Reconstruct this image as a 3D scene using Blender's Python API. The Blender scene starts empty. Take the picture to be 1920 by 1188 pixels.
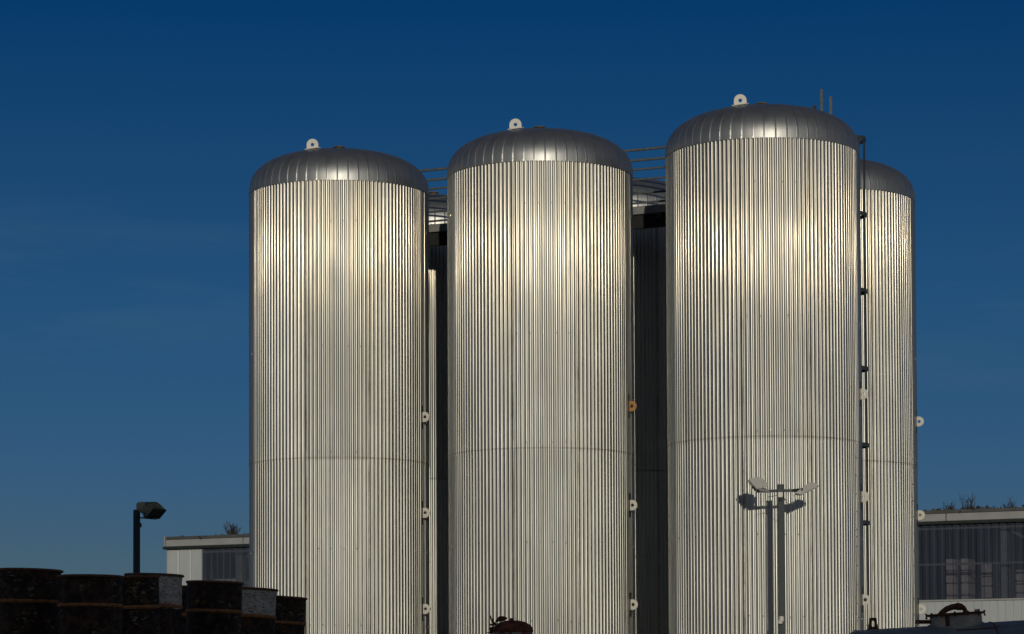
import bpy, bmesh, math, random
import numpy as np
from mathutils import Vector, Matrix
random.seed(7)
R_ = math.radians
S = bpy.context.scene
C = S.collection

# ------------------------------------------------------------------ camera
F_PX, SH_PX, PITCH, ROLL = 5094.0, 517.0, 0.04303, 0.00437
EYE = 1.5
cam = bpy.data.cameras.new('camera')
cam.sensor_width = 36.0
cam.lens = 36.0 * F_PX / 1920.0
cam.shift_y = SH_PX / 1920.0
cam.clip_end = 5000
camo = bpy.data.objects.new('camera', cam)
CAM = Matrix.Translation((0, 0, EYE)) @ Matrix.Rotation(math.pi / 2 + PITCH, 4, 'X') @ Matrix.Rotation(-ROLL, 4, 'Z')
camo.matrix_world = CAM
C.objects.link(camo)
S.camera = camo

def at(px, py, Y):
    """world point at depth Y seen at photo pixel (px, py) - used only to survey real positions"""
    d = CAM.to_3x3() @ Vector(((px - 960) / F_PX, (594 + SH_PX - py) / F_PX, -1))
    return Vector((0, 0, EYE)) + d * (Y / d.y)

# ------------------------------------------------------------------ materials
def mat(name):
    m = bpy.data.materials.new(name); m.use_nodes = True
    nt = m.node_tree
    return m, nt, nt.nodes['Principled BSDF'], nt.nodes['Material Output']

def N(nt, t, **kw):
    n = nt.nodes.new(t)
    for k, v in kw.items():
        if k in n.inputs: n.inputs[k].default_value = v
        else: setattr(n, k, v)
    return n

def ramp(nt, fac, stops):
    r = nt.nodes.new('ShaderNodeValToRGB')
    el = r.color_ramp.elements
    while len(el) < len(stops): el.new(0.5)
    for e, (p, c) in zip(el, stops):
        e.position = p
        e.color = (c, c, c, 1) if isinstance(c, (int, float)) else (*c, 1)
    nt.links.new(fac, r.inputs['Fac'])
    return r.outputs['Color']

def objco(nt, scale=(1, 1, 1)):
    tc = nt.nodes.new('ShaderNodeTexCoord'); mp = nt.nodes.new('ShaderNodeMapping')
    mp.inputs['Scale'].default_value = scale
    nt.links.new(tc.outputs['Object'], mp.inputs['Vector'])
    return mp.outputs['Vector']

def noise(nt, vec, scale, detail=4, rough=0.6):
    n = N(nt, 'ShaderNodeTexNoise', Scale=scale, Detail=detail, Roughness=rough)
    nt.links.new(vec, n.inputs['Vector'])
    return n.outputs['Fac']

def bump(nt, h, strength, dist):
    b = N(nt, 'ShaderNodeBump', Strength=strength, Distance=dist)
    nt.links.new(h, b.inputs['Height'])
    return b.outputs['Normal']

def mixc(nt, fac, a, b):
    m = nt.nodes.new('ShaderNodeMix'); m.data_type = 'RGBA'
    for s, v in ((0, fac), (6, a), (7, b)):
        if hasattr(v, 'is_linked') or hasattr(v, 'links'): nt.links.new(v, m.inputs[s])
        elif s == 0: m.inputs[0].default_value = v
        else: m.inputs[s].default_value = (*v, 1)
    return m.outputs[2]

def simple(name, col, rough=0.6, metal=0.0, var=0.25, nscale=6.0, bumpy=0.0, stretch=(1, 1, 1)):
    m, nt, p, o = mat(name)
    v = objco(nt, stretch)
    f = noise(nt, v, nscale, 6)
    lo = tuple(c * (1 - var) for c in col); hi = tuple(min(1, c * (1 + var)) for c in col)
    nt.links.new(ramp(nt, f, [(0.3, lo), (0.7, hi)]), p.inputs['Base Color'])
    p.inputs['Roughness'].default_value = rough
    p.inputs['Metallic'].default_value = metal
    if bumpy: nt.links.new(bump(nt, f, bumpy, 0.02), p.inputs['Normal'])
    return m

CLAD_BROAD, CLAD_SHARP, SHARP_W = 0.36, 0.095, 0.10
def cladding_mat():
    m, nt, p, o = mat('weathered_aluminium_cladding')
    v = objco(nt)
    streak = noise(nt, objco(nt, (9, 9, 0.35)), 1.0, 5, 0.65)
    blotch = noise(nt, objco(nt, (0.9, 0.9, 0.5)), 1.0, 4)
    base = ramp(nt, streak, [(0.25, (0.53, 0.54, 0.515)), (0.75, (0.68, 0.69, 0.66))])
    # rust and dirt caught along the horizontal lap of the sheets
    sep = nt.nodes.new('ShaderNodeSeparateXYZ'); nt.links.new(v, sep.inputs[0])
    d = N(nt, 'ShaderNodeMath', operation='SUBTRACT'); nt.links.new(sep.outputs['Z'], d.inputs[0]); d.inputs[1].default_value = 6.815
    a = N(nt, 'ShaderNodeMath', operation='ABSOLUTE'); nt.links.new(d.outputs[0], a.inputs[0])
    lap = ramp(nt, a.outputs[0], [(0.0, 0.62), (0.010, 0.5), (0.026, 0.0)])
    grime = noise(nt, objco(nt, (5, 5, 2)), 1.0, 3)
    lapn = N(nt, 'ShaderNodeMath', operation='MULTIPLY'); nt.links.new(lap, lapn.inputs[0])
    nt.links.new(ramp(nt, grime, [(0.3, 0.25), (0.7, 1.0)]), lapn.inputs[1])
    # each sheet's own tone, grime along the vertical laps, rain streaks under the dome
    tone = N(nt, 'ShaderNodeAttribute', attribute_name='tone')
    mul = nt.nodes.new('ShaderNodeMix'); mul.data_type = 'RGBA'; mul.blend_type = 'MULTIPLY'; mul.inputs[0].default_value = 1.0
    nt.links.new(base, mul.inputs[6]); nt.links.new(tone.outputs['Color'], mul.inputs[7])
    seam = N(nt, 'ShaderNodeAttribute', attribute_name='seam')
    sm_ = N(nt, 'ShaderNodeMath', operation='MULTIPLY'); nt.links.new(seam.outputs['Fac'], sm_.inputs[0])
    nt.links.new(ramp(nt, noise(nt, objco(nt, (2, 2, 1.1)), 1.0, 4, 0.7), [(0.3, 0.15), (0.7, 0.75)]), sm_.inputs[1])
    base = mixc(nt, sm_.outputs[0], mul.outputs[2], (0.13, 0.105, 0.075))
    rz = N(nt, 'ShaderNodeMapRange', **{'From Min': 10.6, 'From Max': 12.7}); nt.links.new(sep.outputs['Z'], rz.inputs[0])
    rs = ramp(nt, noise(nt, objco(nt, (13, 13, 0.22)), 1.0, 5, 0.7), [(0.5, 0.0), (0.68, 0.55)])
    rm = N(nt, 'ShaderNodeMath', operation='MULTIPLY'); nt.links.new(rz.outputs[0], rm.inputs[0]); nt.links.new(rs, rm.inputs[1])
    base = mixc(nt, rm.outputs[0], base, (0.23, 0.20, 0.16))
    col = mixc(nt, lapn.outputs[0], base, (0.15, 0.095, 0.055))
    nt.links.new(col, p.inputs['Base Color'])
    p.inputs['Metallic'].default_value = 0.95
    r = ramp(nt, blotch, [(0.3, CLAD_BROAD - 0.03), (0.7, CLAD_BROAD + 0.04)])
    nt.links.new(r, p.inputs['Roughness'])
    p.inputs['Anisotropic'].default_value = 0.88; p.inputs['Anisotropic Rotation'].default_value = 0.25
    tg = N(nt, 'ShaderNodeTangent', direction_type='RADIAL', axis='Z'); nt.links.new(tg.outputs[0], p.inputs['Tangent'])
    g = N(nt, 'ShaderNodeBsdfGlossy', Roughness=CLAD_SHARP); nt.links.new(mixc(nt, 0.75, col, (0.34, 0.27, 0.18)), g.inputs['Color'])  # warm tint puts the low sun's orange cast into the gloss colour
    w = ramp(nt, noise(nt, objco(nt, (3, 3, 0.8)), 1.0, 3), [(0.3, SHARP_W * 0.3), (0.72, SHARP_W * 1.6)])
    mx = nt.nodes.new('ShaderNodeMixShader')
    nt.links.new(w, mx.inputs[0]); nt.links.new(p.outputs[0], mx.inputs[1]); nt.links.new(g.outputs[0], mx.inputs[2])
    nt.links.new(mx.outputs[0], o.inputs[0])
    return m

def dome_mat():
    m, nt, p, o = mat('dull_steel_dome_sheet')
    f = noise(nt, objco(nt, (3, 3, 3)), 1.0, 5)
    col = ramp(nt, f, [(0.3, (0.42, 0.43, 0.43)), (0.7, (0.50, 0.51, 0.505))])
    nt.links.new(col, p.inputs['Base Color'])
    p.inputs['Metallic'].default_value = 1.0
    nt.links.new(ramp(nt, noise(nt, objco(nt, (6, 6, 2)), 1.0, 3), [(0.3, 0.42), (0.7, 0.50)]), p.inputs['Roughness'])
    nt.links.new(bump(nt, noise(nt, objco(nt, (3.5, 3.5, 5)), 1.0, 2), 0.06, 0.02), p.inputs['Normal'])
    p.inputs['Metallic'].default_value = 0.9
    return m

def rust_mat(name, dark=(0.05, 0.022, 0.014), light=(0.27, 0.10, 0.045), sc=14):
    m, nt, p, o = mat(name)
    f = noise(nt, objco(nt), sc, 8, 0.7)
    nt.links.new(ramp(nt, f, [(0.32, dark), (0.68, light)]), p.inputs['Base Color'])
    p.inputs['Roughness'].default_value = 0.85
    nt.links.new(bump(nt, f, 0.5, 0.01), p.inputs['Normal'])
    return m

def drum_mat(name, black=True, seed=0.0):
    """old paint: black with pale scuffs, or a chalky white upper third over black with cracks"""
    m, nt, p, o = mat(name)
    tc = nt.nodes.new('ShaderNodeTexCoord'); mp = nt.nodes.new('ShaderNodeMapping')
    mp.inputs['Location'].default_value = (seed, seed * 1.7, seed * 0.3)
    nt.links.new(tc.outputs['Object'], mp.inputs['Vector']); v = mp.outputs['Vector']
    st = nt.nodes.new('ShaderNodeMapping'); st.inputs['Scale'].default_value = (1, 1, 2.2); nt.links.new(v, st.inputs['Vector'])
    blk = ramp(nt, noise(nt, v, 5, 5), [(0.3, (0.012, 0.010, 0.007)), (0.7, (0.040, 0.030, 0.020))])
    scuff = ramp(nt, noise(nt, st.outputs['Vector'], 16, 9, 0.72), [(0.545, 0), (0.59, 1)])
    area = ramp(nt, noise(nt, v, 3.2, 3), [(0.45, 0), (0.6, 1)])
    mu = N(nt, 'ShaderNodeMath', operation='MULTIPLY'); nt.links.new(scuff, mu.inputs[0]); nt.links.new(area, mu.inputs[1])
    sc = ramp(nt, noise(nt, v, 2.3, 2), [(0.4, (0.42, 0.40, 0.36)), (0.55, (0.36, 0.26, 0.10)), (0.66, (0.22, 0.10, 0.04))])
    col = mixc(nt, mu.outputs[0], blk, sc)
    rb = ramp(nt, noise(nt, v, 13, 9, 0.75), [(0.49, 0), (0.58, 0.9)])
    col = mixc(nt, rb, col, (0.12, 0.060, 0.031))
    if not black:
        wave = ramp(nt, noise(nt, st.outputs['Vector'], 7, 8, 0.7), [(0.475, 1), (0.497, 0), (0.515, 1)])
        fl = ramp(nt, noise(nt, st.outputs['Vector'], 20, 8, 0.7), [(0.38, 0), (0.42, 1)])
        wm = N(nt, 'ShaderNodeMath', operation='MULTIPLY'); nt.links.new(wave, wm.inputs[0]); nt.links.new(fl, wm.inputs[1])
        sep = nt.nodes.new('ShaderNodeSeparateXYZ'); nt.links.new(tc.outputs['Object'], sep.inputs[0])
        zz = N(nt, 'ShaderNodeMath', operation='ADD'); nt.links.new(sep.outputs['Z'], zz.inputs[0])
        nz = N(nt, 'ShaderNodeMath', operation='MULTIPLY'); nt.links.new(noise(nt, v, 12, 5), nz.inputs[0]); nz.inputs[1].default_value = 0.05
        nt.links.new(nz.outputs[0], zz.inputs[1])
        up = ramp(nt, zz.outputs[0], [(0.635, 0), (0.645, 1)])
        w2 = N(nt, 'ShaderNodeMath', operation='MULTIPLY'); nt.links.new(wm.outputs[0], w2.inputs[0]); nt.links.new(up, w2.inputs[1])
        white = ramp(nt, noise(nt, v, 6, 5), [(0.3, (0.66, 0.57, 0.44)), (0.7, (0.88, 0.79, 0.65))])
        col = mixc(nt, w2.outputs[0], col, white)
    nt.links.new(col, p.inputs['Base Color'])
    p.inputs['Roughness'].default_value = 0.7
    p.inputs['Specular IOR Level'].default_value = 0.25
    nt.links.new(bump(nt, noise(nt, v, 9, 6), 0.3, 0.01), p.inputs['Normal'])
    return m

def flaky_red():
    m, nt, p, o = mat('flaking_red_and_white_paint')
    v = objco(nt)
    f = ramp(nt, noise(nt, objco(nt, (1, 1, 0.6)), 9, 7, 0.7), [(0.46, 0), (0.52, 1)])
    base = ramp(nt, noise(nt, v, 12, 6), [(0.3, (0.24, 0.03, 0.02)), (0.7, (0.42, 0.05, 0.03))])
    nt.links.new(mixc(nt, f, base, (0.55, 0.51, 0.45)), p.inputs['Base Color'])
    p.inputs['Roughness'].default_value = 0.7
    return m

def panel_white():
    m, nt, p, o = mat('off_white_sheet_wall')
    f = noise(nt, objco(nt, (1.5, 1.5, 0.25)), 1.5, 5)
    nt.links.new(ramp(nt, f, [(0.3, (0.46, 0.50, 0.53)), (0.7, (0.56, 0.60, 0.63))]), p.inputs['Base Color'])
    p.inputs['Roughness'].default_value = 0.55
    return m

def glazing_mat(name, lo, hi):
    m, nt, p, o = mat(name)
    tr = N(nt, 'ShaderNodeBsdfTransparent'); tr.inputs['Color'].default_value = (0.62, 0.63, 0.70, 1)
    p.inputs['Base Color'].default_value = (0.10, 0.125, 0.18, 1)
    p.inputs['Roughness'].default_value = 0.3
    f = ramp(nt, noise(nt, objco(nt, (4, 4, 0.4)), 1.0, 4), [(0.3, lo), (0.7, hi)])
    mx = nt.nodes.new('ShaderNodeMixShader'); nt.links.new(f, mx.inputs[0])
    nt.links.new(tr.outputs[0], mx.inputs[1]); nt.links.new(p.outputs[0], mx.inputs[2])
    nt.links.new(mx.outputs[0], o.inputs[0])
    return m

M = dict(
    clad=cladding_mat(), dome=dome_mat(),
    lug=simple('off_white_painted_steel', (0.74, 0.72, 0.66), 0.55, 0, 0.10, 9),
    lug_rust=rust_mat('orange_rust_on_lug', (0.34, 0.14, 0.04), (0.66, 0.38, 0.14), 22),
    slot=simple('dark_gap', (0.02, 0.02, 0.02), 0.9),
    trim=simple('dark_seal_and_beam_shade', (0.03, 0.03, 0.03), 0.7, 0.3),
    cap=rust_mat('brown_stained_brass_cap', (0.04, 0.025, 0.015), (0.20, 0.15, 0.09), 18),
    galv=simple('dull_galvanised_steel', (0.17, 0.195, 0.205), 0.5, 0.35, 0.3, 14),
    deck=simple('grey_steel_channel', (0.33, 0.34, 0.33), 0.6, 0.3, 0.15, 8),
    dkgreen=simple('dark_green_grey_steel', (0.065, 0.08, 0.08), 0.5, 0.4, 0.25, 12),
    pole=simple('slate_grey_painted_pole', (0.018, 0.031, 0.041), 0.55, 0.1, 0.15, 5, 0, (1, 1, 0.2)),
    lamp=simple('light_grey_lamp_casting', (0.33, 0.335, 0.335), 0.5, 0.1, 0.12, 9),
    glass=simple('dark_lamp_glass', (0.02, 0.025, 0.025), 0.12),
    black=simple('black_rubber', (0.015, 0.015, 0.015), 0.6),
    white=simple('white_plastic', (0.72, 0.71, 0.67), 0.45, 0, 0.06, 6),
    wall=panel_white(),
    fascia=simple('cream_fascia_board', (0.38, 0.39, 0.40), 0.6, 0, 0.12, 1.5),
    flash=simple('dark_grey_roof_flashing', (0.10, 0.105, 0.11), 0.6, 0.2, 0.2, 2),
    gutter=simple('dark_green_gutter', (0.02, 0.028, 0.028), 0.6),
    glaz=glazing_mat('clear_corrugated_plastic_glazing', 0.28, 0.5), glaz_rib=glazing_mat('hazy_plastic_rib_flank', 0.5, 0.75),
    inside=simple('dim_hall_interior', (0.05, 0.055, 0.065), 0.9),
    steelcol=simple('grey_primed_steel_column', (0.30, 0.30, 0.30), 0.6),
    wrap=simple('pale_shrink_wrapped_goods', (0.74, 0.66, 0.60), 0.35, 0, 0.15, 3),
    crate=simple('rust_red_pallet', (0.28, 0.10, 0.06), 0.7),
    twig=simple('dry_twigs', (0.045, 0.036, 0.03), 0.9),
    moss=simple('dark_moss', (0.05, 0.05, 0.028), 0.95, 0, 0.4, 8),
    rust=rust_mat('dark_brown_rust'), lidrust=rust_mat('red_brown_rusted_lid', (0.10, 0.035, 0.02), (0.46, 0.15, 0.07), 9),
    hoop=rust_mat('orange_brown_rust_hoop', (0.24, 0.09, 0.03), (0.62, 0.29, 0.10), 20),
    rim=rust_mat('dark_rust_drum_rim', (0.09, 0.045, 0.024), (0.36, 0.17, 0.075), 16),
    red=flaky_red(),
    tank=simple('blue_grey_painted_steel', (0.31, 0.325, 0.315), 0.5, 0.1, 0.28, 3.5, 0.05),
    neck=simple('bare_grey_steel_neck', (0.52, 0.46, 0.38), 0.5, 0.3, 0.2, 9),
    concrete=simple('grey_concrete', (0.30, 0.29, 0.27), 0.85, 0, 0.2, 2),
    asphalt=simple('worn_asphalt', (0.055, 0.054, 0.052), 0.9, 0, 0.3, 0.8),
    brick=simple('brown_brick_wall', (0.20, 0.13, 0.10), 0.9, 0, 0.2, 3),
    slate=simple('dark_slate_roof', (0.06, 0.06, 0.065), 0.8),
    winglass=simple('dark_window_glass', (0.02, 0.022, 0.026), 0.1),
)

# ------------------------------------------------------------------ mesh helpers
class MB:
    def __init__(s): s.v = []; s.f = []; s.m = None
    def add(s, vs, fs):
        o = len(s.v); s.v += [tuple(v) for v in vs]; s.f += [tuple(i + o for i in f) for f in fs]; return s
    def box(s, c, size, rz=0.0, M4=None):
        x, y, z = (k / 2 for k in size)
        vs = [Vector((a * x, b * y, d * z)) for d in (-1, 1) for a, b in ((-1, -1), (1, -1), (1, 1), (-1, 1))]
        if rz: vs = [Matrix.Rotation(rz, 3, 'Z') @ v for v in vs]
        if M4 is not None: vs = [M4 @ v for v in vs]
        vs = [v + Vector(c) for v in vs]
        return s.add(vs, [(3, 2, 1, 0), (4, 5, 6, 7), (0, 1, 5, 4), (1, 2, 6, 5), (2, 3, 7, 6), (3, 0, 4, 7)])
    def bar(s, a, b, w, h, up=(0, 0, 1)):
        a, b = Vector(a), Vector(b); d = (b - a); L = d.length; d.normalize()
        u = Vector(up)
        if abs(d.dot(u)) > 0.98: u = Vector((1, 0, 0))
        r = d.cross(u).normalized(); u = r.cross(d)
        m = Matrix((r, d, u)).transposed()
        return s.box((a + b) / 2, (w, L, h), M4=m)
    def tube(s, pts, r, n=8, closed=False, radii=None):
        pts = [Vector(p) for p in pts]; k = len(pts); o = []
        for i, p in enumerate(pts):
            if closed: t = pts[(i + 1) % k] - pts[i - 1]
            else: t = pts[min(i + 1, k - 1)] - pts[max(i - 1, 0)]
            t.normalize()
            a = Vector((0, 0, 1)) if abs(t.z) < 0.9 else Vector((1, 0, 0))
            x = t.cross(a).normalized(); y = t.cross(x)
            rr = radii[i] if radii else r
            o += [p + rr * (math.cos(2 * math.pi * j / n) * x + math.sin(2 * math.pi * j / n) * y) for j in range(n)]
        fs = []
        for i in range(k if closed else k - 1):
            q = (i + 1) % k
            fs += [(i * n + j, i * n + (j + 1) % n, q * n + (j + 1) % n, q * n + j) for j in range(n)]
        if not closed: fs += [tuple(range(n - 1, -1, -1)), tuple((k - 1) * n + j for j in range(n))]
        return s.add(o, fs)
    def lathe(s, prof, n=48, c=(0, 0, 0), cap0=True, cap1=True, fn=None):
        c = Vector(c); o = []
        for i, (r, z) in enumerate(prof):
            for j in range(n):
                t = 2 * math.pi * j / n
                rr = r if fn is None else r + fn(t, i)
                o.append(c + Vector((rr * math.sin(t), -rr * math.cos(t), z)))
        fs = [(i * n + j, i * n + (j + 1) % n, (i + 1) * n + (j + 1) % n, (i + 1) * n + j) for i in range(len(prof) - 1) for j in range(n)]
        if cap0: fs.append(tuple(range(n - 1, -1, -1)))
        if cap1: fs.append(tuple((len(prof) - 1) * n + j for j in range(n)))
        return s.add(o, fs)
    def hull(s, pts):
        bm = bmesh.new()
        for p in pts: bm.verts.new(p)
        bmesh.ops.convex_hull(bm, input=bm.verts)
        bmesh.ops.delete(bm, geom=[v for v in bm.verts if not v.link_faces], context='VERTS')
        bmesh.ops.dissolve_limit(bm, angle_limit=0.05, verts=bm.verts, edges=bm.edges)
        bm.verts.index_update()
        s.add([v.co.copy() for v in bm.verts], [[v.index for v in f.verts] for f in bm.faces]); bm.free(); return s
    def plate_hole(s, outer, hc, hr, t, frame, hrz=None):
        """flat plate with a round hole: outer 2D loop, frame(x, z, y) -> 3D"""
        n = 48; hrz = hrz or hr
        per = [0.0]
        for i in range(len(outer)):
            a, b = outer[i], outer[(i + 1) % len(outer)]
            per.append(per[-1] + math.dist(a, b))
        lo = []
        for k in range(n):
            q = per[-1] * k / n
            i = max(j for j in range(len(outer)) if per[j] <= q)
            a, b = outer[i], outer[(i + 1) % len(outer)]; w = (q - per[i]) / max(1e-9, per[i + 1] - per[i])
            lo.append((a[0] + (b[0] - a[0]) * w, a[1] + (b[1] - a[1]) * w))
        for p in outer:  # keep the corners sharp
            j = min(range(n), key=lambda q: math.dist(lo[q], p)); lo[j] = p
        inn = []
        for x, z in lo:
            an = math.atan2(z - hc[1], x - hc[0]); inn.append((hc[0] + hr * math.cos(an), hc[1] + hrz * math.sin(an)))
        vs = [frame(x, z, -t / 2) for x, z in lo] + [frame(x, z, -t / 2) for x, z in inn] + \
             [frame(x, z, t / 2) for x, z in lo] + [frame(x, z, t / 2) for x, z in inn]
        fs = []
        for j in range(n):
            q = (j + 1) % n
            fs += [(j, q, n + q, n + j), (2 * n + q, 2 * n + j, 3 * n + j, 3 * n + q),
                   (q, j, 2 * n + j, 2 * n + q), (n + j, n + q, 3 * n + q, 3 * n + j)]
        return s.add(vs, fs)
    def build(s, name, material, parent=None, smooth=False, bevel=0.0, loc=None, rz=None, autosmooth=None):
        me = bpy.data.meshes.new(name); me.from_pydata(s.v, [], s.f)
        bm = bmesh.new(); bm.from_mesh(me); bmesh.ops.recalc_face_normals(bm, faces=bm.faces)
        if bevel:
            bmesh.ops.bevel(bm, geom=[e for e in bm.edges if e.calc_face_angle(0) > 0.5], offset=bevel, segments=2, affect='EDGES', clamp_overlap=True)
        if smooth:
            for f in bm.faces: f.smooth = True
            for e in bm.edges:
                if e.calc_face_angle(0) > (autosmooth or 0.6): e.smooth = False
        bm.to_mesh(me); bm.free()
        me.materials.append(material)
        return link(name, me, parent, loc, rz)

def link(name, me, parent=None, loc=None, rz=None):
    o = bpy.data.objects.new(name, me); C.objects.link(o)
    if parent is not None: o.parent = parent
    if loc is not None: o.location = loc
    if rz is not None: o.rotation_euler = (0, 0, rz)
    return o

def thing(name, label, cat, loc=(0, 0, 0), rz=0.0, group=None, rot=None):
    o = bpy.data.objects.new(name, None); C.objects.link(o)
    o.location = loc; o.rotation_euler = rot or (0, 0, rz); o.empty_display_size = 0.3
    tag(o, label, cat, group); return o

def tag(o, label=None, cat=None, group=None, kind=None):
    if label: o['label'] = label
    if cat: o['category'] = cat
    if group: o['group'] = group
    if kind: o['kind'] = kind
    return o

def dup(root, loc=None, label=None, group=None):
    r = root.copy(); C.objects.link(r)
    if loc is not None: r.location = loc
    if label: r['label'] = label
    if group: r['group'] = group
    for ch in list(root.children):
        c = ch.copy(); C.objects.link(c); c.parent = r
        for g in list(ch.children):
            d = g.copy(); C.objects.link(d); d.parent = c
    return r

# ------------------------------------------------------------------ ground
g = MB(); g.add([(-1500, -1500, 0), (1500, -1500, 0), (1500, 1500, 0), (-1500, 1500, 0)], [(0, 1, 2, 3)])
tag(g.build('ground', M['asphalt']), kind='structure')

# ------------------------------------------------------------------ corrugated tanks
TR = 1.95; ZR = 12.67; ZS = 6.82; RIBS = 135; ARC = math.radians(74); PITCHR = TR * 2 * math.pi / RIBS; CRW = 0.62; SEAM0 = -17.6
def cladding_mesh(seed):
    rng = np.random.default_rng(seed)
    per = 28; n = RIBS * per
    # crest and trough arcs, sampled evenly in surface direction
    # crest and trough: surface direction swings through +-ARC, spending least length on the steepest part
    def arc(width, m):
        a = np.linspace(-ARC, ARC, 401); wgt = np.cos(0.5 * np.pi * a / ARC) + 0.10
        x = np.r_[0, np.cumsum(0.5 * (np.cos(a) * wgt)[1:] + 0.5 * (np.cos(a) * wgt)[:-1])]
        z = np.r_[0, np.cumsum(-0.5 * (np.sin(a) * wgt)[1:] - 0.5 * (np.sin(a) * wgt)[:-1])]
        k = width / x[-1]; q = np.linspace(-ARC, ARC, m + 1)[:-1]
        return np.interp(q, a, x * k) - width / 2, np.interp(q, a, z * k), (z * k).max()
    nc = 16
    cx, cz, ch = arc(CRW * PITCHR, nc); tx, tz, thh = arc((1 - CRW) * PITCHR, per - nc)
    prx = np.r_[cx, tx + PITCHR / 2] / PITCHR
    prh = np.r_[cz - ch, -ch - tz]
    th = (np.repeat(np.arange(RIBS), per) + np.tile(prx, RIBS)) / RIBS * 2 * np.pi + math.radians(SEAM0)
    rib = (np.arange(n) // per)
    hp = np.tile(prh, RIBS)
    panel = rib // 15
    ampj = 1 + rng.normal(0, 0.05, RIBS); radj = rng.normal(0, 0.0007, RIBS)
    base = TR + ampj[rib] * hp
    sm = np.interp(np.arange(n) / per, np.arange(RIBS + 1), np.r_[radj, radj[:1]])
    verts = []; faces = []; tones = []; seams = []
    zc = [0.28, ZS, ZR]
    off = 0
    for c in range(2):
        z0, z1 = zc[c] + (-0.05 if c == 1 else 0), zc[c + 1]
        k = int((z1 - z0) / 0.19)
        zs = np.linspace(z0, z1, k)
        # long soft waves in each sheet, different from sheet to sheet
        P = rng.uniform(0, 6.28, (4, 9)); A = np.array([0.0007, 0.0004, 0.00003, 0.0]); L = np.array([3.1, 1.45, 0.8, 0.47])
        w = np.zeros((k, n))
        fx = (np.arange(n) % (per * 15)) / (per * 15)
        for q in range(4):
            Lp = L[q] * (0.85 + 0.3 * rng.random(9))
            w += A[q] * np.sin(2 * np.pi * zs[:, None] / Lp[panel][None] + P[q][panel][None] + 2.2 * (q % 2 * 2 - 1) * fx[None])
        w *= (0.35 + 0.65 * np.sin(np.pi * fx))[None]
        lap = np.where(np.arange(n) % (per * 15) < 12, 0.0022, 0.0)
        r = base[None] + sm[None] + w + lap[None] + (0.0045 if c == 1 else 0)
        X = r * np.sin(th)[None]; Y = -r * np.cos(th)[None]; Z = np.repeat(zs[:, None], n, 1)
        tn = 1 + rng.normal(0, 0.055, 9)
        tones.append(np.repeat(tn[panel][None], k, 0).ravel())
        sidx = np.arange(n) % (per * 15)
        seams.append(np.repeat(np.where((sidx < 15) , 1.0, np.where(sidx > per * 15 - 4, 0.55, 0.0))[None], k, 0).ravel())
        verts.append(np.stack([X, Y, Z], -1).reshape(-1, 3))
        i = np.arange(k - 1)[:, None]; j = np.arange(n)[None]; jn = (j + 1) % n
        fc = np.stack(np.broadcast_arrays(i * n + j, i * n + jn, (i + 1) * n + jn, (i + 1) * n + j), -1).reshape(-1, 4) + off
        faces.append(fc); off += k * n
    V = np.concatenate(verts); Fq = np.concatenate(faces)
    # screw heads: along each lap, and in rows across the sheets
    sc = []
    for p in range(9):
        t = math.radians(SEAM0 + 40 * p)
        z = 0.6 + rng.random() * 0.2
        while z < ZR - 0.1: sc.append((t, z)); z += 0.36 + rng.normal(0, 0.01)
    for z in (11.8, 9.17, 6.93, 4.9, 3.3, 1.6):
        for b in range(0, RIBS, 3):
            sc.append((math.radians(SEAM0) + 2 * math.pi * (b + (1 if z in (9.17, 3.3) else 0)) / RIBS, z + rng.normal(0, 0.008)))
    sv, sf = [], []
    for t, z in sc:
        n0 = len(V) + len(sv)
        for rr, e in ((TR - 0.002, 0.012), (TR + 0.006, 0.010)):
            for a, b in ((-1, -1), (1, -1), (1, 1), (-1, 1)):
                tt = t + a * e / TR
                sv.append((rr * math.sin(tt), -rr * math.cos(tt), z + b * e))
        sf += [(n0 + 4, n0 + 5, n0 + 6, n0 + 7)] + [(n0 + q, n0 + (q + 1) % 4, n0 + 4 + (q + 1) % 4, n0 + 4 + q) for q in range(4)]
    V = np.concatenate([V, np.array(sv)]); Fq = np.concatenate([Fq, np.array(sf)])
    me = bpy.data.meshes.new('cladding')
    me.vertices.add(len(V)); me.vertices.foreach_set('co', V.ravel().astype(np.float32))
    me.loops.add(Fq.size); me.loops.foreach_set('vertex_index', Fq.ravel().astype(np.int32))
    me.polygons.add(len(Fq)); me.polygons.foreach_set('loop_start', np.arange(0, Fq.size, 4, dtype=np.int32))
    sm_ = np.ones(len(Fq), dtype=bool); sm_[-len(sf):] = False
    me.polygons.foreach_set('use_smooth', sm_)
    me.update(calc_edges=True); me.validate()
    ta = np.concatenate(tones + [np.full(len(sv), 0.6)]); sa = np.concatenate(seams + [np.full(len(sv), 0.8)])
    a1 = me.attributes.new('tone', 'FLOAT_COLOR', 'POINT'); a1.data.foreach_set('color', np.stack([ta, ta, ta, np.ones_like(ta)], -1).ravel().astype(np.float32))
    a2 = me.attributes.new('seam', 'FLOAT', 'POINT'); a2.data.foreach_set('value', sa.astype(np.float32))
    me.materials.append(M['clad'])
    return me

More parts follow.
